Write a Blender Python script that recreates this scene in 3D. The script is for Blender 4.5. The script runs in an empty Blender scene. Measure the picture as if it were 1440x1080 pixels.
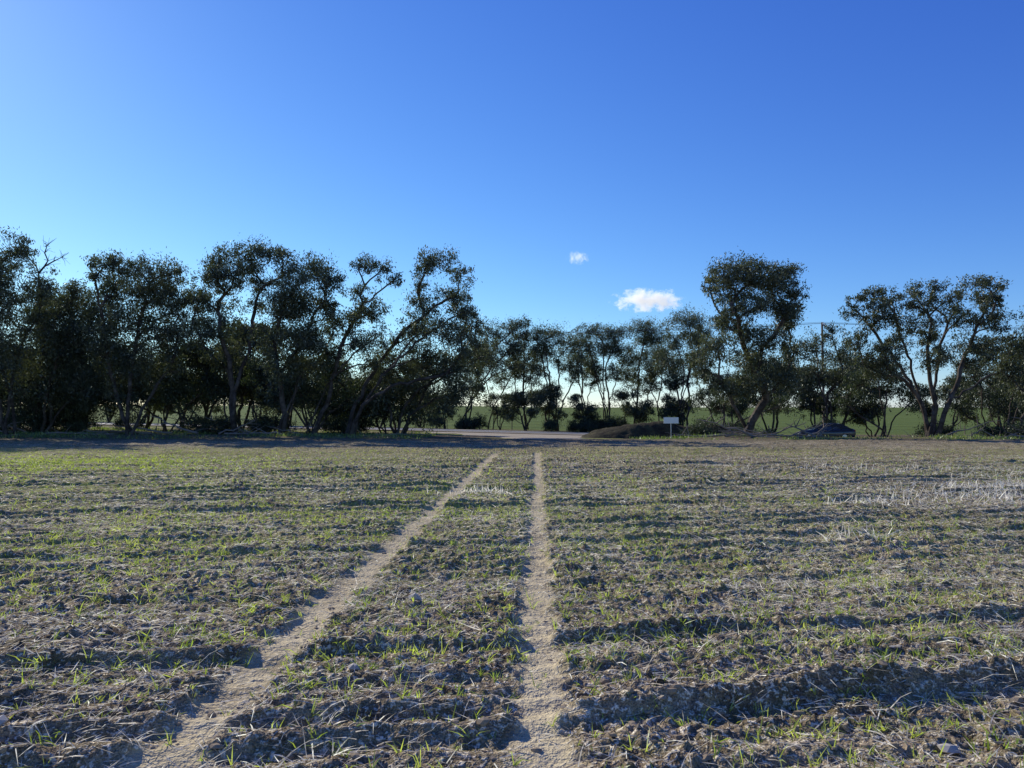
import bpy, math, numpy as np
from mathutils import Vector
rng=np.random.default_rng(7)
S=bpy.context.scene
F=1067.0; EYE=1.6; HOR=585.0
# ------------------------------------------------------------ helpers
def link(o): S.collection.objects.link(o); return o
def mesh_np(name,V,faces,mats,matidx=None,smooth=False,link_it=True,parent=None):
    """faces: list of int arrays (n,k)"""
    me=bpy.data.meshes.new(name)
    V=np.asarray(V,dtype=np.float32)
    me.vertices.add(len(V)); me.vertices.foreach_set('co',V.ravel())
    faces=[np.asarray(f,dtype=np.int32) for f in faces if len(f)]
    loops=np.concatenate([f.ravel() for f in faces])
    tot=np.concatenate([np.full(len(f),f.shape[1],dtype=np.int32) for f in faces])
    st=np.concatenate([[0],np.cumsum(tot)[:-1]]).astype(np.int32)
    me.loops.add(len(loops)); me.loops.foreach_set('vertex_index',loops)
    me.polygons.add(len(tot)); me.polygons.foreach_set('loop_start',st)
    if matidx is not None: me.polygons.foreach_set('material_index',np.asarray(matidx,dtype=np.int32))
    me.polygons.foreach_set('use_smooth',np.full(len(tot),smooth,dtype=bool))
    me.update(calc_edges=True)
    for m in mats: me.materials.append(m)
    if not link_it: return me
    o=link(bpy.data.objects.new(name,me))
    if parent: o.parent=parent
    return o
def hsh(i,j,s):
    n=(i.astype(np.int64)*374761393+j.astype(np.int64)*668265263+s*974634777)&0x7fffffff
    n=((n^(n>>13))*1274126177)&0x7fffffff
    n=(n^(n>>16))&0xffffff
    return n/float(0xffffff)
def vn(x,y,s=0):
    xi=np.floor(x);yi=np.floor(y);fx=x-xi;fy=y-yi
    fx=fx*fx*(3-2*fx);fy=fy*fy*(3-2*fy)
    a=hsh(xi,yi,s);b=hsh(xi+1,yi,s);c=hsh(xi,yi+1,s);d=hsh(xi+1,yi+1,s)
    return (a*(1-fx)+b*fx)*(1-fy)+(c*(1-fx)+d*fx)*fy
def sm(a,b,x):
    t=np.clip((x-a)/(b-a),0,1); return t*t*(3-2*t)
SA,CA=math.sin(math.radians(10)),math.cos(math.radians(10))
def macro(x,y):
    side=np.interp(x,[-60,-10,8,25],[0.8,0.1,-0.25,-0.6])
    h=sm(48,64,y)*side
    h=h+8.6*sm(105,600,y)
    berm=0.28*np.exp(-((y-55.0)/2.2)**2)*sm(9,16,x)
    berm=berm+0.15*np.exp(-((y-53.0)/2.5)**2)*(1-sm(-9,-5,x))
    return h+berm
def trackmask(x,y):
    wob=0.07*(vn(x*0+3.3,y*1.3,5)-.5)+0.13*(vn(x*9,y*9,6)-.5)
    m=0
    for off,w in((0.0,0.12),(-1.67,0.135)):
        d=np.abs(x-(off+0.0328*y)+wob)
        m=np.maximum(m,1-sm(w*0.55,w*1.6,d))
    return m*(1-sm(29,33,y))
def H(x,y,full=False):
    x=np.asarray(x,float);y=np.asarray(y,float)
    v=-x*SA+y*CA;u=x*CA+y*SA
    warp=0.16*(vn(u*.3,v*.6,1)-.5)+0.09*(vn(u*1.5,v*1.5,2)-.5)
    ph=(v+warp)/0.27
    ridge=0.5+0.5*np.cos(2*np.pi*ph)
    row=np.floor(ph+.5)
    amp=0.020+0.050*hsh(row,row*0,9)**2.0
    amp=amp*(0.45+0.95*vn(u*.8,v*.8,3))*(1+.5*sm(8,16,y))
    vv=v+warp*.7
    big=0
    for v0,a,sx_ in((5.10,.055,0),(3.84,.075,1),(4.47,.045,1),(6.1,.035,0),(7.6,.03,0)):
        big=big+a*np.exp(-((vv-v0)/.085)**2)*(.55+.9*vn(u*1.1,v0+u*0,71))*(sm(-.4,.4,x) if sx_ else .8+.2*sm(-1,1,x))
    r=np.abs(vn(x*7,y*9,11)-.5)*2
    r2=np.abs(vn(x*16,y*20,21)-.5)*2
    cl=0.030*vn(x*5,y*6,4)+0.024*(1-r)+0.026*(1-r2)+0.024*vn(x*27,y*29,12)+0.016*vn(x*47,y*53,13)
    cl=cl*(0.5+0.9*vn(x*1.7,y*1.7,14))
    t=trackmask(x,y)
    rip=0.034+0.014*vn(x*3,y*14,15)+0.010*vn(x*18,y*18,16)+0.005*vn(x*45,y*45,26)+0.30*amp*ridge
    h=amp*ridge+cl+big
    fieldm=1-sm(47,52,y)
    h=h*(1-t)+(rip+.3*big)*t
    h=h*fieldm+(1-fieldm)*(0.06*vn(x*.6,y*.6,17)+0.02*vn(x*2,y*2,18))
    h=h+0.06*(vn(x*.2,y*.2,19)-.5)
    h=h+macro(x,y)
    if full: return h,t,ridge
    return h
# ------------------------------------------------------------ node helpers
def newmat(name):
    m=bpy.data.materials.new(name);m.use_nodes=True
    nt=m.node_tree;nt.nodes.clear()
    out=nt.nodes.new('ShaderNodeOutputMaterial')
    return m,nt,out
def noise(nt,scale,detail=4,rough=.6,vec=None,dist=0):
    n=nt.nodes.new('ShaderNodeTexNoise');n.inputs['Scale'].default_value=scale;n.inputs['Detail'].default_value=detail
    n.inputs['Roughness'].default_value=rough;n.inputs['Distortion'].default_value=dist
    if vec is not None: nt.links.new(vec,n.inputs['Vector'])
    return n.outputs['Fac']
def ramp(nt,fac,stops):
    r=nt.nodes.new('ShaderNodeValToRGB')
    e=r.color_ramp.elements
    while len(e)<len(stops): e.new(.5)
    for i,(p,c) in enumerate(stops):
        e[i].position=p
        e[i].color=(c,c,c,1) if isinstance(c,(int,float)) else (*c,1)
    nt.links.new(fac,r.inputs['Fac']); return r.outputs['Color']
def mix(nt,fac,a,b,mode='MIX'):
    m=nt.nodes.new('ShaderNodeMix');m.data_type='RGBA';m.blend_type=mode
    for s,v in ((0,fac),(6,a),(7,b)):
        if isinstance(v,bpy.types.NodeSocket): nt.links.new(v,m.inputs[s])
        elif isinstance(v,(int,float)): m.inputs[s].default_value=v if s==0 else (v,v,v,1)
        else: m.inputs[s].default_value=(*v,1)
    return m.outputs[2]
def math_(nt,op,a,b=None,clamp=False):
    m=nt.nodes.new('ShaderNodeMath');m.operation=op;m.use_clamp=clamp
    for i,v in enumerate((a,b)):
        if v is None: continue
        if isinstance(v,bpy.types.NodeSocket): nt.links.new(v,m.inputs[i])
        else: m.inputs[i].default_value=v
    return m.outputs[0]
def objco(nt): return nt.nodes.new('ShaderNodeTexCoord').outputs['Object']
def bsdf(nt,out,col,rough=.9,spec=.2,bump=None,bdist=.01,bstr=1.0,metal=0):
    p=nt.nodes.new('ShaderNodeBsdfPrincipled')
    if isinstance(col,bpy.types.NodeSocket): nt.links.new(col,p.inputs['Base Color'])
    else: p.inputs['Base Color'].default_value=(*col,1)
    p.inputs['Roughness'].default_value=rough;p.inputs['Specular IOR Level'].default_value=spec;p.inputs['Metallic'].default_value=metal
    if bump is not None:
        b=nt.nodes.new('ShaderNodeBump');b.inputs['Distance'].default_value=bdist;b.inputs['Strength'].default_value=bstr
        nt.links.new(bump,b.inputs['Height']);nt.links.new(b.outputs['Normal'],p.inputs['Normal'])
    if out: nt.links.new(p.outputs[0],out.inputs['Surface'])
    return p
def simple(name,col,rough=.7,spec=.3,metal=0,var=.25,scale=6):
    m,nt,out=newmat(name)
    n=noise(nt,scale,5,.6,objco(nt))
    c=mix(nt,n,tuple(v*(1-var) for v in col),tuple(min(1,v*(1+var)) for v in col))
    bsdf(nt,out,c,rough,spec,metal=metal); return m
def leafy(name,c1,c2,trans,tcol,scale=.7,gloss=.06,fine=14):
    """thin leaf: diffuse + transmitted light (+ a little sheen)"""
    m,nt,out=newmat(name)
    co=objco(nt)
    n1=noise(nt,scale,1,.5,co);n2=noise(nt,fine,0,.5,co)
    a=mix(nt,ramp(nt,n1,[(.35,0.),(.65,1.)]),c1,c2)
    a=mix(nt,1.0,a,ramp(nt,n2,[(.25,.55),(.75,1.45)]),'MULTIPLY')
    p=nt.nodes.new('ShaderNodeBsdfDiffuse');nt.links.new(a,p.inputs[0])
    t=nt.nodes.new('ShaderNodeBsdfTranslucent')
    tc=mix(nt,1.0,a,tcol,'MULTIPLY');nt.links.new(tc,t.inputs['Color'])
    ms=nt.nodes.new('ShaderNodeMixShader');ms.inputs[0].default_value=trans
    nt.links.new(p.outputs[0],ms.inputs[1]);nt.links.new(t.outputs[0],ms.inputs[2])
    if gloss:
        gl=nt.nodes.new('ShaderNodeBsdfGlossy');gl.inputs['Roughness'].default_value=.45;gl.inputs['Color'].default_value=(.8,.85,.8,1)
        m2=nt.nodes.new('ShaderNodeMixShader');m2.inputs[0].default_value=gloss
        nt.links.new(ms.outputs[0],m2.inputs[1]);nt.links.new(gl.outputs[0],m2.inputs[2]);ms=m2
    nt.links.new(ms.outputs[0],out.inputs['Surface'])
    return m
# ------------------------------------------------------------ ground
def axis_pos(start,s0,g,end,g2,end2):
    a=[start]
    while a[-1]<end: a.append(a[-1]+max(s0,g*a[-1]))
    while a[-1]<end2: a.append(a[-1]*(1+g2))
    return a
ys=np.array([-40,-25,-15,-9,-6,-4,-3,-2,-1.2,-.6,0,.4,.8,1.1,1.4,1.7,1.9]+axis_pos(2.1,.015,.004,60,.025,1600))
xp=axis_pos(0.01,.017,.0055,46,.05,1500)
xs=np.array([-v for v in xp[::-1]]+xp)
X,Y=np.meshgrid(xs,ys)
Z,T,R=H(X,Y,True)
nx,ny=len(xs),len(ys)
idx=np.arange(nx*ny).reshape(ny,nx)
Q=np.stack([idx[:-1,:-1],idx[:-1,1:],idx[1:,1:],idx[1:,:-1]],-1).reshape(-1,4)
m,nt,out=newmat('soil')
co=objco(nt)
att=nt.nodes.new('ShaderNodeAttribute');att.attribute_name='zone'
sep=nt.nodes.new('ShaderNodeSeparateColor');nt.links.new(att.outputs['Color'],sep.inputs[0])
nA=noise(nt,3,5,.7,co);nB=noise(nt,28,2,.7,co);nC=noise(nt,.35,2,.6,co);nD=noise(nt,95,1,.6,co)
soil=mix(nt,ramp(nt,nA,[(.38,0.),(.62,1.)]),(.14,.100,.064),(.32,.25,.165))
soil=mix(nt,ramp(nt,nB,[(.53,0.),(.63,1.)]),soil,(.70,.61,.46))
soil=mix(nt,1.0,soil,ramp(nt,nD,[(.3,.40),(.7,1.35)]),'MULTIPLY')
soil=mix(nt,1.0,soil,ramp(nt,nC,[(.35,.80),(.65,1.2)]),'MULTIPLY')
track=mix(nt,nA,(.48,.39,.23),(.72,.61,.39))
grn=mix(nt,nB,(.16,.20,.035),(.42,.44,.11))
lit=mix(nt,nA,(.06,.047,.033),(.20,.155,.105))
crop=mix(nt,noise(nt,.05,3,.6,co),(.075,.11,.03),(.15,.185,.05))
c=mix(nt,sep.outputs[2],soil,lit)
c=mix(nt,sep.outputs[0],c,track)
gm=math_(nt,'MULTIPLY',sep.outputs[1],ramp(nt,noise(nt,9,4,.75,co),[(.40,0.),(.56,1.)]))
c=mix(nt,gm,c,grn)
c=mix(nt,att.outputs['Alpha'],c,crop)
bsdf(nt,out,c,.95,.03,nB,.03,.9)
soil_mat=m
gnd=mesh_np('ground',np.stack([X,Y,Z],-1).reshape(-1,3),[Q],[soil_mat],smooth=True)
def zone(X,Y,T,R):
    g=0.28+0.5*vn(X*.25,Y*.25,31)*(1-sm(44,50,Y))
    g=g*(0.3+0.7*sm(5,12,Y))+0.26*(1-sm(-8,3,X))*sm(7,15,Y)
    g=g*(1-.6*sm(34,42,Y+4*vn(X*.1,Y*.2,35)))*(.6+.7*(1-R))
    g=np.maximum(g,1.0*np.exp(-((X+16)/5.5)**2-((Y-24)/3.2)**2))
    verge=sm(52,56,Y)*(1-sm(95,105,Y))
    g=g*(1-verge)+verge*sm(.35,.7,vn(X*.12,Y*.3,33))*0.95
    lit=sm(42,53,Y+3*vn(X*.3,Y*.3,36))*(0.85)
    crop=sm(88,96,Y+0.1*X)
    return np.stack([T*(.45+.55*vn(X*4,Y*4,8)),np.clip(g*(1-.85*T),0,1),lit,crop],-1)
ca=gnd.data.color_attributes.new('zone','FLOAT_COLOR','POINT')
ca.data.foreach_set('color',zone(X,Y,T,R).astype(np.float32).ravel())
# ------------------------------------------------------------ road & driveway
def roadY(x): return np.interp(x,[-160,-90,-5,27,120],[108,97,77,66.5,58])
def ksm(x):
    return (roadY(x-8)+roadY(x-4)+roadY(x)+roadY(x+4)+roadY(x+8))/5
m,nt,out=newmat('asphalt');co=objco(nt)
c=mix(nt,noise(nt,40,3,.7,co),(.10,.10,.10),(.17,.165,.16));c=mix(nt,ramp(nt,noise(nt,.5,3,.6,co),[(.4,0.),(.7,1.)]),c,(.2,.185,.165))
bsdf(nt,out,c,.6,.4);asph=m
m,nt,out=newmat('gravel');co=objco(nt)
c=mix(nt,noise(nt,12,4,.75,co),(.26,.215,.15),(.50,.43,.32));bsdf(nt,out,c,.95,.1,noise(nt,30,2,.7,co),.02);grav=m
white=simple('white_paint',(.7,.7,.68),.6,.3,var=.12)
def smoothg(x,y): return macro(x,y)+0.06
def strip(name,xa,xb,o0,o1,lift,mat,n=260,k=8):
    xx=np.linspace(xa,xb,n);V=[]
    for j in range(k+1):
        o=o0+(o1-o0)*j/k
        yy=ksm(xx)+o
        V.append(np.stack([xx,yy,smoothg(xx,ksm(xx))+lift+0*yy],-1))
    V=np.array(V).reshape(-1,3)
    i=np.arange((k+1)*n).reshape(k+1,n)
    q=np.stack([i[:-1,:-1],i[:-1,1:],i[1:,1:],i[1:,:-1]],-1).reshape(-1,4)
    return mesh_np(name,V,[q],[mat],smooth=True)
strip('gravel_shoulder',-155,118,-5.6,5.6,.075,grav)
rd=strip('road',-155,118,-3.6,3.6,.085,asph)
for nm,o in(('edge_line',-3.3),('edge_line',3.3)):
    e=strip(nm,-155,118,o-.06,o+.06,.090,white,k=1);e.parent=rd
n1,n2=40,24;V=[]
for i in range(n1):
    t=i/(n1-1)
    yy=74.0-t*27
    xc=0.5+3.0*t; w=9.0*(1-t)**2.2+3.0+0.8*math.sin(t*7)
    for j in range(n2):
        s=(j/(n2-1)*2-1)
        x=xc+s*w+0.2*math.sin(i*1.7+j)*(abs(s)>.95)
        V.append((x,yy,float(macro(np.array(x),np.array(yy)))+0.085*max(0,1-(abs(s))**6)*(1 if t<.9 else (1-t)*10)+0.0))
i=np.arange(n1*n2).reshape(n1,n2)
mesh_np('dirt_driveway',V,[np.stack([i[:-1,:-1],i[1:,:-1],i[1:,1:],i[:-1,1:]],-1).reshape(-1,4)],[grav],smooth=True)
# ------------------------------------------------------------ scattered ground cover
def scatter(dens,y0,y1,ymax,extra=1.5):
    pts=[]
    yb=np.concatenate([np.arange(y0,y1,.5),np.arange(y1,ymax,1.0)])
    for a,b in zip(yb[:-1],yb[1:]):
        hw=.72*b+extra
        d=dens*min(1,(y1/a))
        n=rng.poisson(d*2*hw*(b-a))
        pts.append(np.stack([rng.uniform(-hw,hw,n),rng.uniform(a,b,n)],-1))
    return np.concatenate(pts)
def unit(v): return v/np.maximum(np.linalg.norm(v,axis=-1,keepdims=True),1e-9)
def ribbons(P,D,L,W,droop):
    n=len(P);side=unit(np.cross(D,rng.normal(size=(n,3))))
    L=L[:,None];W=W[:,None]
    p1=P+D*L*.5;p2=P+D*L;p2=p2+np.stack([D[:,0]*0,D[:,1]*0,-droop],-1)*L
    hx=D.copy();hx[:,2]=0;p2=p2+hx*L*.3*(droop[:,None])
    V=np.stack([P-side*W,P+side*W,p1-side*W*.8,p1+side*W*.8,p2-side*W*.15,p2+side*W*.15],1).reshape(-1,3)
    b=(np.arange(n)*6)[:,None]
    q=np.concatenate([b+np.array([[0,1,3,2]]),b+np.array([[2,3,5,4]])])
    return V,q
pts=scatter(340,2.2,6,34)
Zz,Tt,Rr=H(pts[:,0],pts[:,1],True)
pr=(0.18+1.3*vn(pts[:,0]*.6,pts[:,1]*.6,41)**1.6)*(1.0-.85*Rr)*(1-Tt*.92)*(0.6+.5*(1-sm(-3,4,pts[:,0])))
green_patch=np.exp(-((pts[:,0]+16)/5.5)**2-((pts[:,1]-24)/3.2)**2)
pr=pr*(1-.5*sm(10,26,pts[:,1]))+2*green_patch
k=rng.random(len(pts))<pr
pts=pts[k];Zz=Zz[k]
nb=4
P=np.repeat(np.stack([pts[:,0],pts[:,1],Zz-.008],-1),nb,0);P[:,:2]+=rng.normal(0,.006,(len(P),2))
sz=np.repeat(rng.uniform(.5,1.35,len(pts)),nb)
az=rng.uniform(0,2*np.pi,len(P));el=rng.uniform(.45,1.4,len(P))
D=np.stack([np.cos(az)*np.cos(el),np.sin(az)*np.cos(el),np.sin(el)],-1)
far=np.clip(P[:,1]/11,1,2.1)
V,q=ribbons(P,D,rng.uniform(.045,.12,len(P))*sz,rng.uniform(.0020,.0040,len(P))*far,rng.uniform(0,.5,len(P)))
sprout=leafy('sprout_green',(.20,.28,.045),(.38,.44,.11),.52,(1.6,1.6,.8),scale=2)
mesh_np('crop_seedlings',V,[q],[sprout])
print('seedlings',len(q))
pts=scatter(950,2.2,6,30)
Zz,Tt,Rr=H(pts[:,0],pts[:,1],True)
k=rng.random(len(pts))<(.14+1.4*vn(pts[:,0]*1.1,pts[:,1]*1.6,43)**2)*(1-.75*Tt)*(1-.45*sm(12,28,pts[:,1]))*(.85+.25*sm(-2,5,pts[:,0]))
pts=pts[k];Zz=Zz[k];n=len(pts)
P=np.stack([pts[:,0],pts[:,1],Zz+.005],-1)
az=rng.uniform(0,2*np.pi,n);el=rng.normal(.12,.26,n)
D=np.stack([np.cos(az)*np.cos(el),np.sin(az)*np.cos(el),np.sin(el)],-1)
V,q=ribbons(P,D,rng.gamma(3,.023,n)+.02,rng.uniform(.0014,.0036,n)*np.clip(P[:,1]/9,1,2.0),rng.uniform(-.05,.2,n))
strawm=leafy('straw',(.50,.44,.34),(.84,.78,.66),.45,(1.1,1.1,1.1),scale=9,fine=40)
mesh_np('straw_litter',V,[q],[strawm]);print('straw',len(q))
SP=[]
for cx,cy,sx,sy,n in((8.9,14,1.8,1.0,420),(10.5,15.5,1.8,.8,340),(6.2,13.2,.7,.5,90),(-.6,15,.7,.35,150),(12.5,13,1.5,1.5,260),(4.2,9.2,.5,.4,50),(14,19,3,1,320),(9,21,4,.8,260)):
    SP.append(np.stack([rng.normal(cx,sx*.6,n),rng.normal(cy,sy*.6,n)],-1))
pts=np.concatenate(SP);n=len(pts)
P=np.stack([pts[:,0],pts[:,1],H(pts[:,0],pts[:,1])+.01],-1)
az=rng.uniform(0,2*np.pi,n);el=rng.uniform(.3,1.5,n)
D=np.stack([np.cos(az)*np.cos(el),np.sin(az)*np.cos(el),np.sin(el)],-1)
V,q=ribbons(P,D,rng.uniform(.08,.24,n),rng.uniform(.004,.008,n),rng.uniform(0,.1,n))
stub=leafy('stubble',(.65,.6,.5),(.86,.81,.70),.5,(1.15,1.15,1.15),scale=3)
mesh_np('standing_stubble',V,[q],[stub])
phi=(1+5**.5)/2
ico=unit(np.array([(-1,phi,0),(1,phi,0),(-1,-phi,0),(1,-phi,0),(0,-1,phi),(0,1,phi),(0,-1,-phi),(0,1,-phi),(phi,0,-1),(phi,0,1),(-phi,0,-1),(-phi,0,1)],float))
icf=np.array([(0,11,5),(0,5,1),(0,1,7),(0,7,10),(0,10,11),(1,5,9),(5,11,4),(11,10,2),(10,7,6),(7,1,8),(3,9,4),(3,4,2),(3,2,6),(3,6,8),(3,8,9),(4,9,5),(2,4,11),(6,2,10),(8,6,7),(9,8,1)])
def clods(name,pts,size,mat,sink=.2):
    n=len(pts);z=H(pts[:,0],pts[:,1])
    V=ico[None]*(1+rng.normal(0,.2,(n,12,1)))*size[:,None,None]
    V=V*np.stack([rng.uniform(.7,1.4,n),rng.uniform(.7,1.4,n),rng.uniform(.45,.8,n)],-1)[:,None,:]
    V=V+np.stack([pts[:,0],pts[:,1],z+size*sink],-1)[:,None,:]
    f=(np.arange(n)*12)[:,None,None]+icf[None]
    return mesh_np(name,V.reshape(-1,3),[f.reshape(-1,3)],[mat])
pts=scatter(330,2.2,5.5,14)
k=rng.random(len(pts))<(.2+.9*vn(pts[:,0]*2,pts[:,1]*2,47))*(1-.85*trackmask(pts[:,0],pts[:,1]))
pts=pts[k]
clodm,nt,out=newmat('clod_soil');co=objco(nt)
c=mix(nt,noise(nt,5,4,.7,co),(.17,.125,.08),(.42,.34,.235));bsdf(nt,out,c,.95,.05)
clods('soil_clods',pts,np.minimum(rng.gamma(2.2,.0040,len(pts))+.002,.024),clodm,.0);print('clods',len(pts))
stone=simple('stone_pale',(.42,.38,.33),.9,.2,var=.3,scale=20)
def g(px,py):
    d=EYE*F/(py-HOR); return ((px-720)/F*d,d)
st=[(653,753,.04),(1322,1068,.045),(12,1050,.035),(585,862,.05),(85,800,.02),(500,960,.03)]
pp=np.array([g(a,b) for a,b,_ in st])
clods('field_stones',pp,np.array([c for *_,c in st]),stone,.4)
# verge grass under trees
n=52000
gx=rng.uniform(-62,62,n);gy=rng.uniform(50,66,n)
k=(rng.random(n)<(.1+1.2*sm(.42,.7,vn(gx*.25,gy*.4,51))))&~((np.abs(gx-1.5)<7.5)&(gy>47))
k&=np.abs(gy-ksm(gx))>5.8
gx=gx[k];gy=gy[k];n=len(gx)
P=np.stack([gx,gy,H(gx,gy)-.01],-1)
az=rng.uniform(0,2*np.pi,n);el=rng.uniform(.7,1.5,n)
D=np.stack([np.cos(az)*np.cos(el),np.sin(az)*np.cos(el),np.sin(el)],-1)
V,q=ribbons(P,D,rng.uniform(.1,.4,n),rng.uniform(.01,.03,n),rng.uniform(0,.4,n))
mesh_np('verge_grass',V,[q],[leafy('grass_green',(.09,.15,.03),(.22,.27,.08),.45,(1.3,1.4,.7),scale=.3)])
# ------------------------------------------------------------ trees
barkm,nt,out=newmat('bark');co=objco(nt)
c=mix(nt,ramp(nt,noise(nt,1.3,3,.7,co),[(.40,0.),(.75,1.)]),(.045,.036,.030),(.16,.135,.11))
bsdf(nt,out,c,.85,.08)
leafm=leafy('eucalyptus_leaf',(.050,.062,.034),(.100,.108,.060),.34,(1.2,1.3,.7),scale=.5,gloss=.05)
leafd=leafy('shrub_leaf',(.036,.048,.026),(.070,.083,.042),.3,(1.1,1.3,.7),scale=.6,gloss=.04)
class Tree:
    def __init__(s,seed): s.r=np.random.default_rng(seed);s.V=[];s.Q=[];s.nv=0;s.LV=[];
    def tube(s,pts,rad,k=6):
        pts=np.asarray(pts,float);n=len(pts)
        t=unit(np.gradient(pts,axis=0));up=np.array([.31,.87,.2]);a=unit(np.cross(t,up));b=np.cross(t,a)
        th=np.arange(k)/k*2*np.pi
        V=pts[:,None]+rad[:,None,None]*(np.cos(th)[None,:,None]*a[:,None]+np.sin(th)[None,:,None]*b[:,None])
        i=s.nv+np.arange(n*k).reshape(n,k);j=np.roll(i,-1,1)
        s.Q.append(np.stack([i[:-1],j[:-1],j[1:],i[1:]],-1).reshape(-1,4));s.V.append(V.reshape(-1,3));s.nv+=n*k
    def leaves(s,C,n,sig,size):
        r=s.r;N_=len(C)*n
        P=np.repeat(C,n,0)+r.normal(size=(N_,3))*np.array([sig,sig,sig*.85])
        L=unit(r.normal(size=(N_,3))*np.array([1,1,.8])+np.array([0,0,-1.1]));W=unit(np.cross(L,r.normal(size=(N_,3))))
        l=(r.uniform(.6,1.3,N_)*size)[:,None];w=l*r.uniform(.24,.40,N_)[:,None]
        s.LV.append(np.stack([P-L*l*.5,P+W*w*.5,P+L*l*.5,P-W*w*.5],1).reshape(-1,3))
def build_tree(base,clumps,seed,stems=2,dens=1.0,leafsize=.215,tr=.05,dead=0,wob=.35,nl=66):
    T=Tree(seed);r=T.r
    C=np.array([c[:3] for c in clumps]);order=np.argsort(np.linalg.norm(C*[1,1,.6],axis=1))
    if stems>1:
        xo=np.argsort(C[:,0]);pick=[xo[int((i+.5)/stems*len(xo))] for i in range(stems)];order=list(dict.fromkeys(pick+list(order)))
    nodes=[np.zeros(3)];par=[-1];plen=[0.];paths=[];w=[0]
    first=0
    for ci in order:
        c=C[ci]
        if first<stems:
            a=math.tau*first/stems+r.uniform(0,1);st=np.array([math.cos(a)*.25,math.sin(a)*.25,-.25])*(1 if stems>1 else .01)+[0,0,-.15]
            nodes.append(st);par.append(0);plen.append(0);w.append(0);ai=len(nodes)-1;first+=1
        else:
            A=np.array(nodes);d=np.linalg.norm(A-c,axis=1)
            up=c[2]-A[:,2]
            cost=d+.42*np.array(plen)+np.where(up<.35*d,(.35*d-up)*2.0,0)+np.where(A[:,2]<.8,3,0)
            ai=int(np.argmin(cost))
        a=nodes[ai];L=np.linalg.norm(c-a);n=max(3,int(L/.6))
        if ai<=0 or par[ai]==0: dirn=np.array([0,0,1.])*.55+unit((c-a))*.6
        else:
            dirn=unit(unit(nodes[ai]-nodes[par[ai]])*.5+unit(c-a)*.7)
        ctrl=a+dirn*L*.5+r.normal(0,.06*L,3)
        ids=[ai];off=r.normal(0,wob,3)*[1,1,.3]
        for k in range(1,n+1):
            t=k/n;p=(1-t)**2*a+2*t*(1-t)*ctrl+t*t*c+off*math.sin(t*math.pi*2)*.6*min(1,L/5)+r.normal(0,.07,3)*min(1,L/3)*(k<n)
            nodes.append(p);par.append(ids[-1]);plen.append(plen[ids[-1]]+L/n);w.append(0);ids.append(len(nodes)-1)
        paths.append(ids)
        j=ids[-1]
        while j>=0: w[j]+=1;j=par[j]
    A=np.array(nodes);W=np.array(w,float);PL=np.array(plen)
    rad=tr*W**.5*(1+.5*np.exp(-PL/.6))+.008
    for ids in paths:
        rr=rad[ids].copy();rr[0]=min(rr[0],rr[1]*1.25);rr[-1]*=.5
        T.tube(A[ids],rr,7)
    for ci,cl in enumerate(clumps):
        x,y,z,rx,rz=cl;c=np.array([x,y,z]);ry=rx*.9
        ns=max(7,int(10*dens*rx*(rx+rz)*.9))
        dv=unit(r.normal(size=(ns,3))+[0,0,.15]);rad_=(r.uniform(.25,1.12,ns)**.8)[:,None]*r.choice([1,1,1,1.3],ns)[:,None]
        sub=c+dv*rad_*np.array([rx,ry,rz])
        for sc in sub:
            d=np.linalg.norm(A-sc,axis=1)+np.where(A[:,2]>sc[2],.6,0);a=A[int(np.argmin(d))]
            if np.linalg.norm(a-sc)<4:
                mid=(a+sc)/2+r.normal(0,.12,3)-[0,0,.05];T.tube([a,mid,sc],np.array([.022,.015,.007]),3)
        if not(dead):
            for s0,s1,sg in((0,ns//2,.20),(ns//2,ns,.33)):
                if s1>s0: T.leaves(sub[s0:s1],nl,sg*min(1.4,max(.7,rx/1.5)),leafsize)
    nq=sum(len(q) for q in T.Q)
    faces=[np.concatenate(T.Q)]
    V=np.concatenate(T.V)
    mi=[np.zeros(nq,int)]
    if T.LV:
        LV=np.concatenate(T.LV);b=len(V);V=np.concatenate([V,LV]);n=len(LV)//4
        faces.append((b+np.arange(n*4)).reshape(n,4));mi.append(np.ones(n,int))
    return V,faces,np.concatenate(mi)
cnt=[0]
def tree(bpx,dist,clumps,seed,stems=2,name='eucalyptus_tree',mat=None,dy=1.6,fill=.75,**k):
    """survey bearings (px in the 1440 wide photo) at a known distance -> a real 3D tree"""
    r=np.random.default_rng(seed+99)
    bx=(bpx-720)/F*dist;bz=float(macro(np.array(bx),np.array(dist)))
    cl=[]
    allc=[(c[0],c[1],c[2],c[3]*1.3) for c in clumps]
    for c in clumps:
        if r.random()<fill and c[1]<520:
            allc.append((c[0]+r.uniform(-.6,.6)*c[2],c[1]+c[3]*r.uniform(1.3,2.0)+4,c[2]*r.uniform(.55,.85),c[3]*r.uniform(.8,1.15)))
    for c in allc:
        off=r.uniform(-dy,dy);Yc=dist+off
        cl.append(((c[0]-720)/F*Yc-bx,off,(HOR-c[1])/F*Yc+EYE-bz,c[2]/F*dist*.95,c[3]/F*dist*.95))
    V,f,mi=build_tree(None,cl,seed,stems,**k)
    me=mesh_np(name,V,f,[barkm,mat or leafm],mi,link_it=False)
    o=link(bpy.data.objects.new(name,me));o.location=(bx,dist,bz);cnt[0]+=len(mi)
    return o
tree(15,54,[(-60,400,55,35),(0,365,34,24),(20,352,26,14),(10,430,42,28),(-40,470,50,32),(55,405,28,20),(30,480,42,28),(-90,340,45,28),(-10,520,50,28),(-90,500,45,35)],1,3)
tree(60,57,[(95,425,32,20),(70,460,30,22),(110,470,30,20),(90,505,38,26),(50,540,40,28),(120,540,38,26),(100,405,18,12)],2,3)
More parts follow.
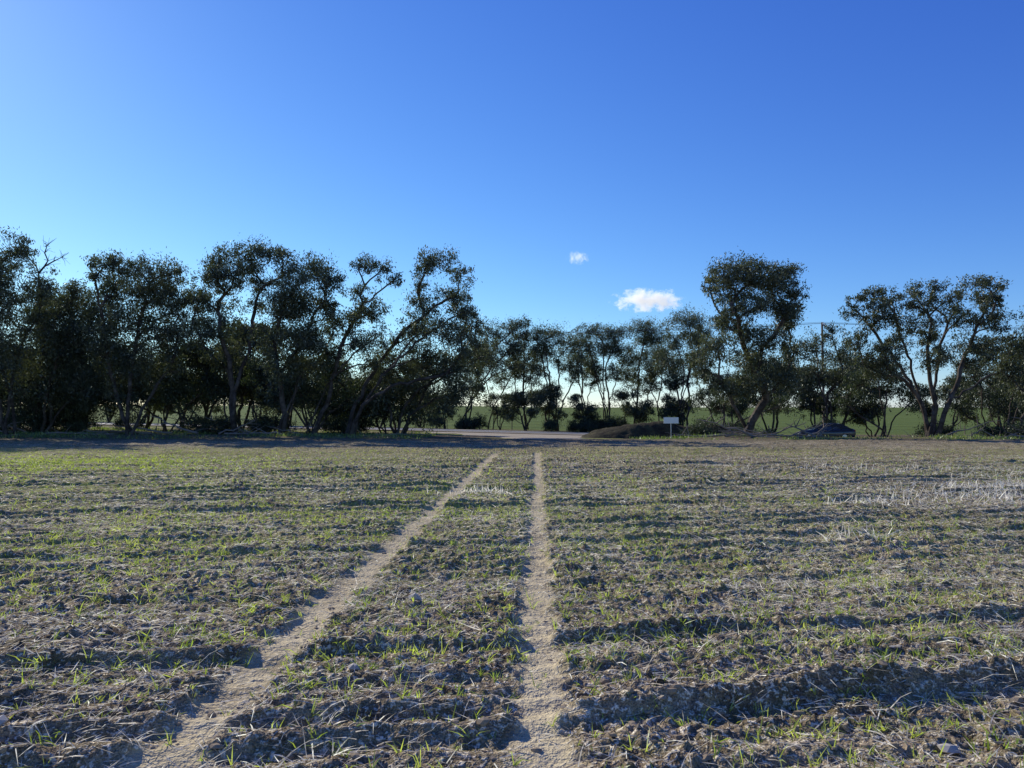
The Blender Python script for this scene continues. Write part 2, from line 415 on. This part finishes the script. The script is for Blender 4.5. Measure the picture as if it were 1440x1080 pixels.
tree(185,56,[(148,372,24,14),(190,378,34,15),(235,385,28,14),(215,415,40,20),(162,415,32,22),(245,430,28,20),(190,455,46,24),(240,470,30,22),(150,480,34,24),(205,510,46,26),(128,368,14,10)],3,4)
tree(335,56,[(308,362,26,11),(350,354,36,11),(392,360,26,11),(330,384,30,13),(298,392,22,14),(278,425,24,18),(312,440,28,16),(368,398,24,13),(285,470,30,22),(325,500,30,20)],4,3,dens=.9)
tree(395,55,[(442,380,34,14),(415,402,36,18),(462,400,22,14),(398,432,34,20),(440,440,34,20),(425,482,38,24),(468,462,24,18),(375,470,26,20),(400,515,34,22)],5,3,dens=1.1)
tree(430,56,[(508,368,20,11),(535,378,20,11),(505,415,22,14),(525,440,26,16),(553,392,14,9),(490,450,24,16),(520,480,30,18)],6,2,dens=.85,fill=.5)
tree(490,56,[(618,364,30,12),(648,388,18,15),(596,378,18,11),(636,415,26,14),(592,430,26,16),(655,440,20,16),(615,460,34,20),(575,475,32,20),(648,480,30,20)],7,3,dens=.9)
tree(560,58,[(668,462,18,16),(678,500,24,20),(640,520,34,22),(600,520,36,22),(550,515,36,24),(530,545,40,24),(590,555,40,20),(640,555,28,16)],8,5,dens=1.1)
tree(235,60,[(225,520,40,26),(265,500,30,22),(180,540,40,26),(250,555,38,20),(150,560,36,20),(300,545,30,20)],9,4,mat=leafd)
tree(440,58,[(470,520,34,24),(420,545,34,20),(500,560,34,20),(455,575,36,18),(390,550,28,20),(360,530,26,20)],10,4,mat=leafd)
tree(30,60,[(0,560,46,24),(60,575,40,20),(-50,550,50,28),(110,575,34,18),(30,530,40,26)],11,5,mat=leafd)
tree(545,60,[(500,585,30,14),(545,580,32,16),(585,585,28,12),(520,560,30,16)],31,4,mat=leafd)
tree(110,60,[(95,440,36,22),(60,430,30,20),(130,430,28,20),(85,475,34,22),(270,420,20,18),(140,455,30,20)],33,3,dens=.9)
# middle distance
tree(650,90,[(690,475,20,16),(715,462,20,10),(735,455,12,7),(700,505,24,16),(668,520,22,18),(725,495,16,12),(655,545,18,12)],12,4)
tree(742,94,[(738,478,20,12),(722,500,18,12),(752,500,18,12),(735,520,18,12)],13,3,dens=.9)
tree(690,92,[(672,500,18,14),(705,535,20,12),(725,520,18,12),(745,535,14,10)],35,3,dens=.8)
tree(785,90,[(775,472,26,10),(802,485,20,11),(762,498,18,12),(812,512,16,12),(785,508,16,12),(755,470,10,8)],14,4)
tree(822,96,[(815,480,16,10),(800,520,16,10),(835,535,18,12),(818,500,16,10)],36,3,dens=.8)
tree(852,92,[(835,467,20,10),(865,468,24,10),(850,492,24,14),(880,500,20,14),(828,515,18,12),(862,525,16,10)],15,5)
tree(893,95,[(905,460,24,9),(925,478,20,12),(900,508,22,16),(882,528,16,12),(915,530,16,12)],16,3)
tree(935,92,[(930,500,20,14),(945,530,18,12),(915,545,18,12)],37,3,dens=.9)
tree(962,84,[(965,452,26,11),(988,466,18,12),(950,482,20,14),(938,510,20,14),(972,508,20,14),(955,535,18,12)],17,4,dens=1.1)
# right groups
tree(1048,58,[(1018,388,26,13),(1052,376,34,10),(1098,386,30,11),(1122,416,17,16),(1088,404,32,14),(1036,414,28,16),(1000,404,13,12),(1066,432,24,13),(1108,440,20,11),(1024,455,22,15),(1010,492,28,19),(984,516,20,17),(1085,478,28,16),(1118,496,24,16),(1058,512,32,18),(1102,530,28,18),(1046,470,22,14),(1030,545,26,14)],18,2,dens=1.35,tr=.062,fill=.5)
tree(1155,72,[(1150,490,22,16),(1172,468,16,10),(1182,505,22,18),(1148,525,22,16),(1185,535,22,16),(1130,545,20,14)],19,3)
tree(1305,58,[(1203,432,16,14),(1230,414,22,9),(1256,424,20,10),(1222,455,22,12),(1208,484,22,14),(1290,408,18,8),(1320,403,16,7),(1300,430,22,10),(1345,418,18,9),(1382,400,24,8),(1408,406,14,7),(1392,428,22,10),(1352,446,24,12),(1268,456,24,12),(1302,470,24,13),(1400,458,24,13),(1425,486,20,16),(1368,484,26,14),(1250,492,26,15),(1228,520,22,14),(1320,505,24,14)],20,5,dens=1.05,tr=.05)
tree(1425,60,[(1445,500,28,22),(1480,450,36,22),(1420,530,26,18),(1500,510,40,26),(1455,555,30,18),(1520,440,34,22)],21,4)
tree(1240,66,[(1215,540,24,16),(1260,535,26,16),(1190,560,20,14),(1285,560,24,14),(1240,515,24,14)],22,4,mat=leafd)
tree(1400,68,[(1390,560,26,16),(1350,570,22,12),(1425,575,26,14),(1370,530,24,14)],23,4,mat=leafd)
tree(1010,64,[(985,560,18,12),(1010,575,20,12),(1100,570,22,14),(1040,555,22,14)],24,3,mat=leafd)
V,f,mi=build_tree(None,[(-.9,0,13.5,.8,.9),(.6,.3,14.2,.9,.8),(1.9,0,13.2,.9,.8),(.2,0,12,.9,.6)],77,1,dens=1.3,dead=1,tr=.04)
o=link(bpy.data.objects.new('dead_tree',mesh_np('dead_tree',V,f,[barkm],mi*0,link_it=False)));o.location=(-36.0,57,.4)
vars_=[]
for i in range(6):
    r=np.random.default_rng(300+i);h=r.uniform(6.5,8.5)
    cl=[(r.uniform(-2.8,2.8),r.uniform(-2.4,2.4),h*r.uniform(.35,1.0),r.uniform(.9,1.6),r.uniform(.8,1.2)) for _ in range(12)]
    V,f,mi=build_tree(None,cl,400+i,3,leafsize=.30,nl=40)
    vars_.append(mesh_np('eucalyptus_tree',V,f,[barkm,leafm],mi,link_it=False))
r=np.random.default_rng(5)
bg=[]
for x in np.arange(-95,110,4.2):
    bg.append((x+r.uniform(-2,2),ksm(np.array(x))+r.uniform(9,17)))
for x in list(np.arange(-75,-48,5.0))+list(np.arange(48,90,5.5)): bg.append((x,r.uniform(54,60)))
for x in np.arange(-42,-8,3.2): bg.append((x,r.uniform(61,68)))
for x,y in bg:
    o=link(bpy.data.objects.new('eucalyptus_tree',vars_[r.integers(6)]))
    s=r.uniform(.7,1.1)
    if -8<x<24 : s*=.72
    o.location=(x,y,float(macro(np.array(x),np.array(y))));o.rotation_euler=(0,0,r.uniform(0,6.28));o.scale=(s,s,s)
r=np.random.default_rng(15)
svars=[]
for i in range(3):
    cl=[(r.uniform(-1.3,1.3),r.uniform(-.8,.8),r.uniform(.4,1.5),r.uniform(.5,.9),r.uniform(.35,.6)) for _ in range(7)]
    V,f,mi=build_tree(None,cl,500+i,4,leafsize=.16,tr=.02,dens=2.0,nl=36)
    svars.append(mesh_np('shrub',V,f,[barkm,leafd],mi,link_it=False))
for _ in range(64):
    x=r.uniform(-60,60);y=r.uniform(57,63) if abs(x-1)>11 else r.uniform(84,90)
    if 20<x<33: y=r.uniform(71,74)
    o=link(bpy.data.objects.new('shrub',svars[r.integers(3)]));s=r.uniform(.6,1.2);o.scale=(s,s,s*.9);o.rotation_euler=(0,0,r.uniform(0,6))
    o.location=(x,y,float(macro(np.array(x),np.array(y))))
r=np.random.default_rng(25)
T=Tree(3)
for _ in range(90):
    x=r.choice([r.uniform(-42,-8),r.uniform(15,22),r.uniform(31,45)]);y=r.uniform(53.5,59)
    L=r.uniform(1.2,5);a=r.uniform(-.6,.6)+(math.pi if r.random()<.5 else 0);rise=r.uniform(0,1.3)*(r.random()<.5)
    z=float(H(x,y));p=[];n=6
    for k in range(n):
        t=k/(n-1);p.append((x+math.cos(a)*L*t,y+math.sin(a)*L*t*.6,z+.06+rise*t+.1*r.normal()*.6))
    ra=r.uniform(.03,.10);T.tube(p,np.linspace(ra,ra*.35,n),5)
    for q_ in range(3):
        b=np.array(p[r.integers(2,n)]);d=unit(r.normal(size=3)*[1,.5,.5]+[math.cos(a),0,.4]);T.tube([b,b+d*.5,b+d*r.uniform(.8,1.4)],np.array([ra*.5,ra*.3,.008]),4)
deadw=simple('dead_wood',(.22,.185,.15),.9,.1)
mesh_np('fallen_branches',np.concatenate(T.V),[np.concatenate(T.Q)],[deadw],smooth=True)
r=np.random.default_rng(31);C=[]
for x in np.arange(-520,560,3.2):
    C.append((x+r.uniform(-2,2),590+r.uniform(-15,25)+10*math.sin(x*.02),8.0+r.uniform(.5,3.2)*(.5+.9*float(vn(np.array(x*.03),np.array(1.),3)))))
T=Tree(8);T.leaves(np.array(C),36,1.9,1.7)
LV=np.concatenate(T.LV);n=len(LV)//4
mesh_np('distant_trees',LV,[np.arange(n*4).reshape(n,4)],[leafm])
n1,n2=70,30;V=[]
for i in range(n1):
    for j in range(n2):
        s=i/(n1-1)*2-1;t=j/(n2-1)*2-1
        x=12.2+6.8*s;y=60.8+2.2*t
        hh=1.25*max(0,1-s**4)*max(0,1-t*t)**1.2*(.75+.5*float(vn(np.array(x*.5),np.array(y*.7),61)))+.12*float(vn(np.array(x*4),np.array(y*4),62))
        V.append((x,y,float(macro(np.array(x),np.array(y)))-.08+hh))
i=np.arange(n1*n2).reshape(n1,n2)
m,nt,out=newmat('bank_soil');co=objco(nt)
c=mix(nt,ramp(nt,noise(nt,1.5,5,.7,co),[(.35,0.),(.7,1.)]),(.03,.023,.017),(.09,.08,.04));bsdf(nt,out,c,.95,.1,noise(nt,5,4,.7,co),.15)
mesh_np('earth_bank',V,[np.stack([i[:-1,:-1],i[1:,:-1],i[1:,1:],i[:-1,1:]],-1).reshape(-1,4)],[m],smooth=True)
# ------------------------------------------------------------ box / cyl part builder
import bmesh
def part(name,parent,mat,fn,bevel=0):
    bm=bmesh.new();fn(bm)
    if bevel: bmesh.ops.bevel(bm,geom=bm.edges[:],offset=bevel,segments=2,affect='EDGES',profile=.5)
    me=bpy.data.meshes.new(name);bm.to_mesh(me);bm.free();me.materials.append(mat)
    o=link(bpy.data.objects.new(name,me));o.parent=parent;return o
def box(bm,c,s):
    v=bmesh.ops.create_cube(bm,size=1)['verts']
    for q in v: q.co=Vector((q.co.x*s[0]+c[0],q.co.y*s[1]+c[1],q.co.z*s[2]+c[2]))
def cyl(bm,c,r,h,axis='Z',r2=None,seg=20):
    v=bmesh.ops.create_cone(bm,cap_ends=True,segments=seg,radius1=r,radius2=r if r2 is None else r2,depth=h)['verts']
    for q in v:
        p=q.co.copy()
        if axis=='Y': p=Vector((p.x,p.z,p.y))
        if axis=='X': p=Vector((p.z,p.y,p.x))
        q.co=p+Vector(c)
def empty(name,loc,rz=0):
    e=link(bpy.data.objects.new(name,None));e.location=loc;e.rotation_euler=(0,0,rz);return e
galv=simple('galvanised_steel',(.42,.43,.43),.45,.5,metal=.6,var=.1)
sx,sy=12.05,57.6;sz=float(H(sx,sy))
sg=empty('roadside_sign',(sx,sy,sz),math.radians(4))
part('post',sg,galv,lambda b:cyl(b,(0,0,.75),.035,1.6))
part('panel',sg,white,lambda b:box(b,(0,-.05,1.42),(1.15,.02,.46)),.006)
part('bracket',sg,galv,lambda b:(box(b,(0,-.025,1.55),(.9,.025,.04)),box(b,(0,-.025,1.3),(.9,.025,.04))))
wood=simple('pole_timber',(.24,.20,.16),.85,.2,var=.3)
porc=simple('porcelain',(.8,.8,.78),.3,.5,var=.05)
def pole(x,y,h,rz):
    z=float(macro(np.array(x),np.array(y)));e=empty('power_pole',(x,y,z),rz)
    part('shaft',e,wood,lambda b:cyl(b,(0,0,h/2-.2),.17,h+.2,r2=.12))
    part('crossarm',e,wood,lambda b:box(b,(0,-.2,h-.45),(1.5,.10,.12)),.01)
    part('insulators',e,porc,lambda b:[cyl(b,(dx,-.2,h-.28),.06,.22,r2=.04,seg=10) for dx in(-.65,0.35,.65)])
    out=[]
    for dx in(-.65,.35,.65): out.append(Vector((x+math.cos(rz)*dx,y+math.sin(rz)*dx-.2,z+h-.16)))
    return out
pA=pole(-62,100,13,math.radians(60));pB=pole(35.5,86.5,13.0,math.radians(60));pC=pole(125,70,12.5,math.radians(60))
T=Tree(1)
for a,b in((pA,pB),(pB,pC)):
    for p,q_ in zip(a,b):
        T.tube([tuple(p.lerp(q_,t)-Vector((0,0,1.3*4*t*(1-t)))) for t in np.linspace(0,1,25)],np.full(25,.014),4)
mesh_np('power_lines',np.concatenate(T.V),[np.concatenate(T.Q)],[simple('wire_metal',(.08,.08,.08),.5)],smooth=True)
post=simple('fence_timber',(.2,.17,.14),.9)
T=Tree(2);tops=[]
fx=np.arange(-60,60,4.0)
for x in fx:
    y=float(ksm(np.array(x)))+16;z=float(macro(np.array(x),np.array(y)));T.tube([(x,y,z-.2),(x,y,z+1.15)],np.array([.06,.055]),6);tops.append((x,y,z))
for hh in(.4,.75,1.08): T.tube([(a,b-.07,c+hh) for a,b,c in tops],np.full(len(tops),.008),3)
mesh_np('wire_fence',np.concatenate(T.V),[np.concatenate(T.Q)],[post])
# ------------------------------------------------------------ car (x = length, nose at -x)
cxx,cyy=26.6,64.6
car=empty('parked_car',(cxx,cyy,float(macro(np.array(cxx),np.array(cyy)))+.14),math.radians(-12))
paint,nt,out=newmat('car_paint');p=bsdf(nt,out,mix(nt,noise(nt,3,3,.5,objco(nt)),(.018,.02,.024),(.03,.032,.036)),.28,.5);p.inputs['Coat Weight'].default_value=.6
glass,nt,out=newmat('car_glass');p=bsdf(nt,out,mix(nt,noise(nt,2,2,.5,objco(nt)),(.02,.025,.03),(.04,.045,.05)),.08,.8)
tyre=simple('tyre_rubber',(.02,.02,.02),.9);alloy=simple('alloy',(.5,.5,.52),.3,.5,metal=.8);lampm=simple('lamp_lens',(.75,.75,.72),.1,.6,var=.05);redl=simple('tail_lens',(.35,.02,.02),.2,.5)
def loft(bm,sec):
    rings=[]
    for x,pts in sec: rings.append([bm.verts.new((x,y,z)) for y,z in pts])
    k=len(rings[0])
    for a,b in zip(rings[:-1],rings[1:]):
        for i in range(k): bm.faces.new((a[i],a[(i+1)%k],b[(i+1)%k],b[i]))
    bm.faces.new(rings[0][::-1]);bm.faces.new(rings[-1])
def ring(w,zb,zt,crown=.04):
    return [(-w*.92,zb),(-w,zb+.12),(-w,zb+(zt-zb)*.6),(-w*.93,zt-.02),(-w*.5,zt+crown*.7),(0,zt+crown),(w*.5,zt+crown*.7),(w*.93,zt-.02),(w,zb+(zt-zb)*.6),(w,zb+.12),(w*.92,zb)]
body=[(-2.28,.62,.30,.56),(-2.2,.74,.24,.66),(-2.0,.83,.22,.74),(-1.6,.88,.20,.82),(-1.05,.90,.20,.90),(-.6,.90,.20,.93),(.5,.90,.20,.95),(1.3,.90,.20,.98),(1.75,.88,.22,1.0),(2.1,.84,.26,.98),(2.27,.76,.34,.90)]
o=part('body',car,paint,lambda b:loft(b,[(x,ring(w,zb,zt)) for x,w,zb,zt in body]));[setattr(f,'use_smooth',True) for f in o.data.polygons]
cab=[(-1.0,.78,.90,.93),(-.45,.72,.90,1.22),(-.1,.66,.90,1.38),(.5,.65,.90,1.43),(1.1,.65,.90,1.40),(1.6,.68,.92,1.22),(2.0,.74,.94,1.02)]
def cring(w,zb,zt):
    wb=.84;return [(-wb,zb-.03),(-(wb*.55+w*.45),(zb+zt)/2),(-w,zt-.04),(-w*.5,zt),(w*.5,zt),(w,zt-.04),((wb*.55+w*.45),(zb+zt)/2),(wb,zb-.03)]
part('greenhouse_glass',car,glass,lambda b:loft(b,[(x,cring(w,zb,zt)) for x,w,zb,zt in cab]))
part('roof',car,paint,lambda b:loft(b,[(x,[(-w-.01,z-.05),(-w*.9,z+.01),(0,z+.035),(w*.9,z+.01),(w+.01,z-.05),(0,z-.03)]) for x,w,z in((-.35,.67,1.26),(-.08,.67,1.385),(.5,.66,1.435),(1.1,.66,1.405),(1.5,.67,1.27))]))
def pill(b):
    for s in(-1,1):
        for x0,z0,x1,z1 in((-1.0,.92,-.1,1.36),(.42,.93,.46,1.4),(1.15,.94,1.25,1.37),(1.95,.96,1.25,1.37)):
            y0=.855;y1=.68
            d=.04
            vs=[b.verts.new(v) for v in((x0-d,s*y0,z0),(x0+d,s*y0,z0),(x1+d,s*y1,z1),(x1-d,s*y1,z1))]
            vs2=[b.verts.new((v.co.x,v.co.y+s*.015,v.co.z+.004)) for v in vs]
            b.faces.new(vs2);
            for i in range(4): b.faces.new((vs[i],vs[(i+1)%4],vs2[(i+1)%4],vs2[i]))
part('pillars',car,paint,pill)
for s in(-1,1):
    for x in(-1.42,1.38):
        part('wheel',car,tyre,lambda b:cyl(b,(x,s*.80,.32),.32,.22,'Y',seg=28))
        part('wheel_rim',car,alloy,lambda b:(cyl(b,(x,s*.92,.32),.2,.02,'Y',seg=20),cyl(b,(x,s*.935,.32),.05,.02,'Y',seg=10)))
    part('headlamp',car,lampm,lambda b:box(b,(-2.16,s*.62,.60),(.16,.28,.10)),.02)
    part('tail_lamp',car,redl,lambda b:box(b,(2.22,s*.66,.82),(.1,.24,.12)),.02)
    part('mirror',car,paint,lambda b:box(b,(-.62,s*.98,1.0),(.14,.18,.12)),.03)
# ------------------------------------------------------------ clouds (volumes with added glow)
def cloud(px,py,D_,wpx,hpx,seed,dens):
    bm=bmesh.new();bmesh.ops.create_icosphere(bm,subdivisions=4,radius=1)
    me=bpy.data.meshes.new('cloud');bm.to_mesh(me);bm.free()
    o=link(bpy.data.objects.new('cloud',me))
    o.location=((px-720)/F*D_,D_,(HOR-py)/F*D_+EYE);a=wpx/F*D_/2;b=hpx/F*D_/2;o.scale=(a*1.3,a*.5,b*1.5)
    m,nt,out=newmat('cloud_vapour_glow');co=objco(nt)
    ln=nt.nodes.new('ShaderNodeVectorMath');ln.operation='LENGTH';nt.links.new(co,ln.inputs[0])
    mp=nt.nodes.new('ShaderNodeMapping');mp.inputs['Location'].default_value=(seed,seed*2,0);mp.inputs['Scale'].default_value=(2.4,1.0,1.1);nt.links.new(co,mp.inputs[0])
    nn=noise(nt,1.6,4,.65,mp.outputs[0])
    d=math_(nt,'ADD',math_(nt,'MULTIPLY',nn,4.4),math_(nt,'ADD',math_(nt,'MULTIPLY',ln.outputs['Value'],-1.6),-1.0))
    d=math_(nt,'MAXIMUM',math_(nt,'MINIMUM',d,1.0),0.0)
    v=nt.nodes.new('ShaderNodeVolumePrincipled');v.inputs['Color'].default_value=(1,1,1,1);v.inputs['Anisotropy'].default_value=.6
    nt.links.new(math_(nt,'MULTIPLY',d,dens),v.inputs['Density']);nt.links.new(math_(nt,'MULTIPLY',d,dens*.42),v.inputs['Emission Strength'])  # added emission stands in for light scattered repeatedly inside the cloud
    nt.links.new(v.outputs[0],out.inputs['Volume']);me.materials.append(m)
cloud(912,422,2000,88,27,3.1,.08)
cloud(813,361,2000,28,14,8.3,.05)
# ------------------------------------------------------------ light, sky, camera
AZ=math.radians(-42);EL=math.radians(28)
sd=Vector((math.sin(AZ)*math.cos(EL),math.cos(AZ)*math.cos(EL),math.sin(EL)))
su=bpy.data.lights.new('sun','SUN');su.energy=5.0;su.angle=math.radians(.5);su.color=(1,.94,.82)
so=link(bpy.data.objects.new('sun',su));so.rotation_euler=sd.to_track_quat('Z','Y').to_euler();so.location=(-20,20,30)
w=bpy.data.worlds.new('World');S.world=w;w.use_nodes=True;nt=w.node_tree;nt.nodes.clear()
sk=nt.nodes.new('ShaderNodeTexSky');sk.sky_type='NISHITA';sk.sun_disc=False;sk.sun_elevation=EL;sk.sun_rotation=AZ
sk.altitude=0;sk.air_density=1.0;sk.dust_density=.1;sk.ozone_density=3.0
# per-channel film curve on the physical sky (deep phone-camera blue)
sp=nt.nodes.new('ShaderNodeSeparateColor');nt.links.new(sk.outputs[0],sp.inputs[0])
cb=nt.nodes.new('ShaderNodeCombineColor')
for i,(gam,a) in enumerate(((1.48,1.22),(1.33,1.32),(.80,1.36))):
    x=math_(nt,'POWER',math_(nt,'MULTIPLY',sp.outputs[i],.1),gam)
    nt.links.new(math_(nt,'MULTIPLY',x,a*10),cb.inputs[i])
b=nt.nodes.new('ShaderNodeBackground');b.inputs['Strength'].default_value=.10
o_=nt.nodes.new('ShaderNodeOutputWorld');nt.links.new(cb.outputs[0],b.inputs[0]);nt.links.new(b.outputs[0],o_.inputs[0])
cam=bpy.data.cameras.new('camera');co_=link(bpy.data.objects.new('camera',cam));cam.sensor_width=36;cam.lens=36*F/1440;cam.clip_end=6000;cam.clip_start=.05
co_.location=(0,0,EYE);co_.rotation_euler=(math.radians(90+2.415),0,0);S.camera=co_
S.view_settings.view_transform='Standard';S.view_settings.look='None';S.view_settings.exposure=0
print('tree faces',cnt[0])
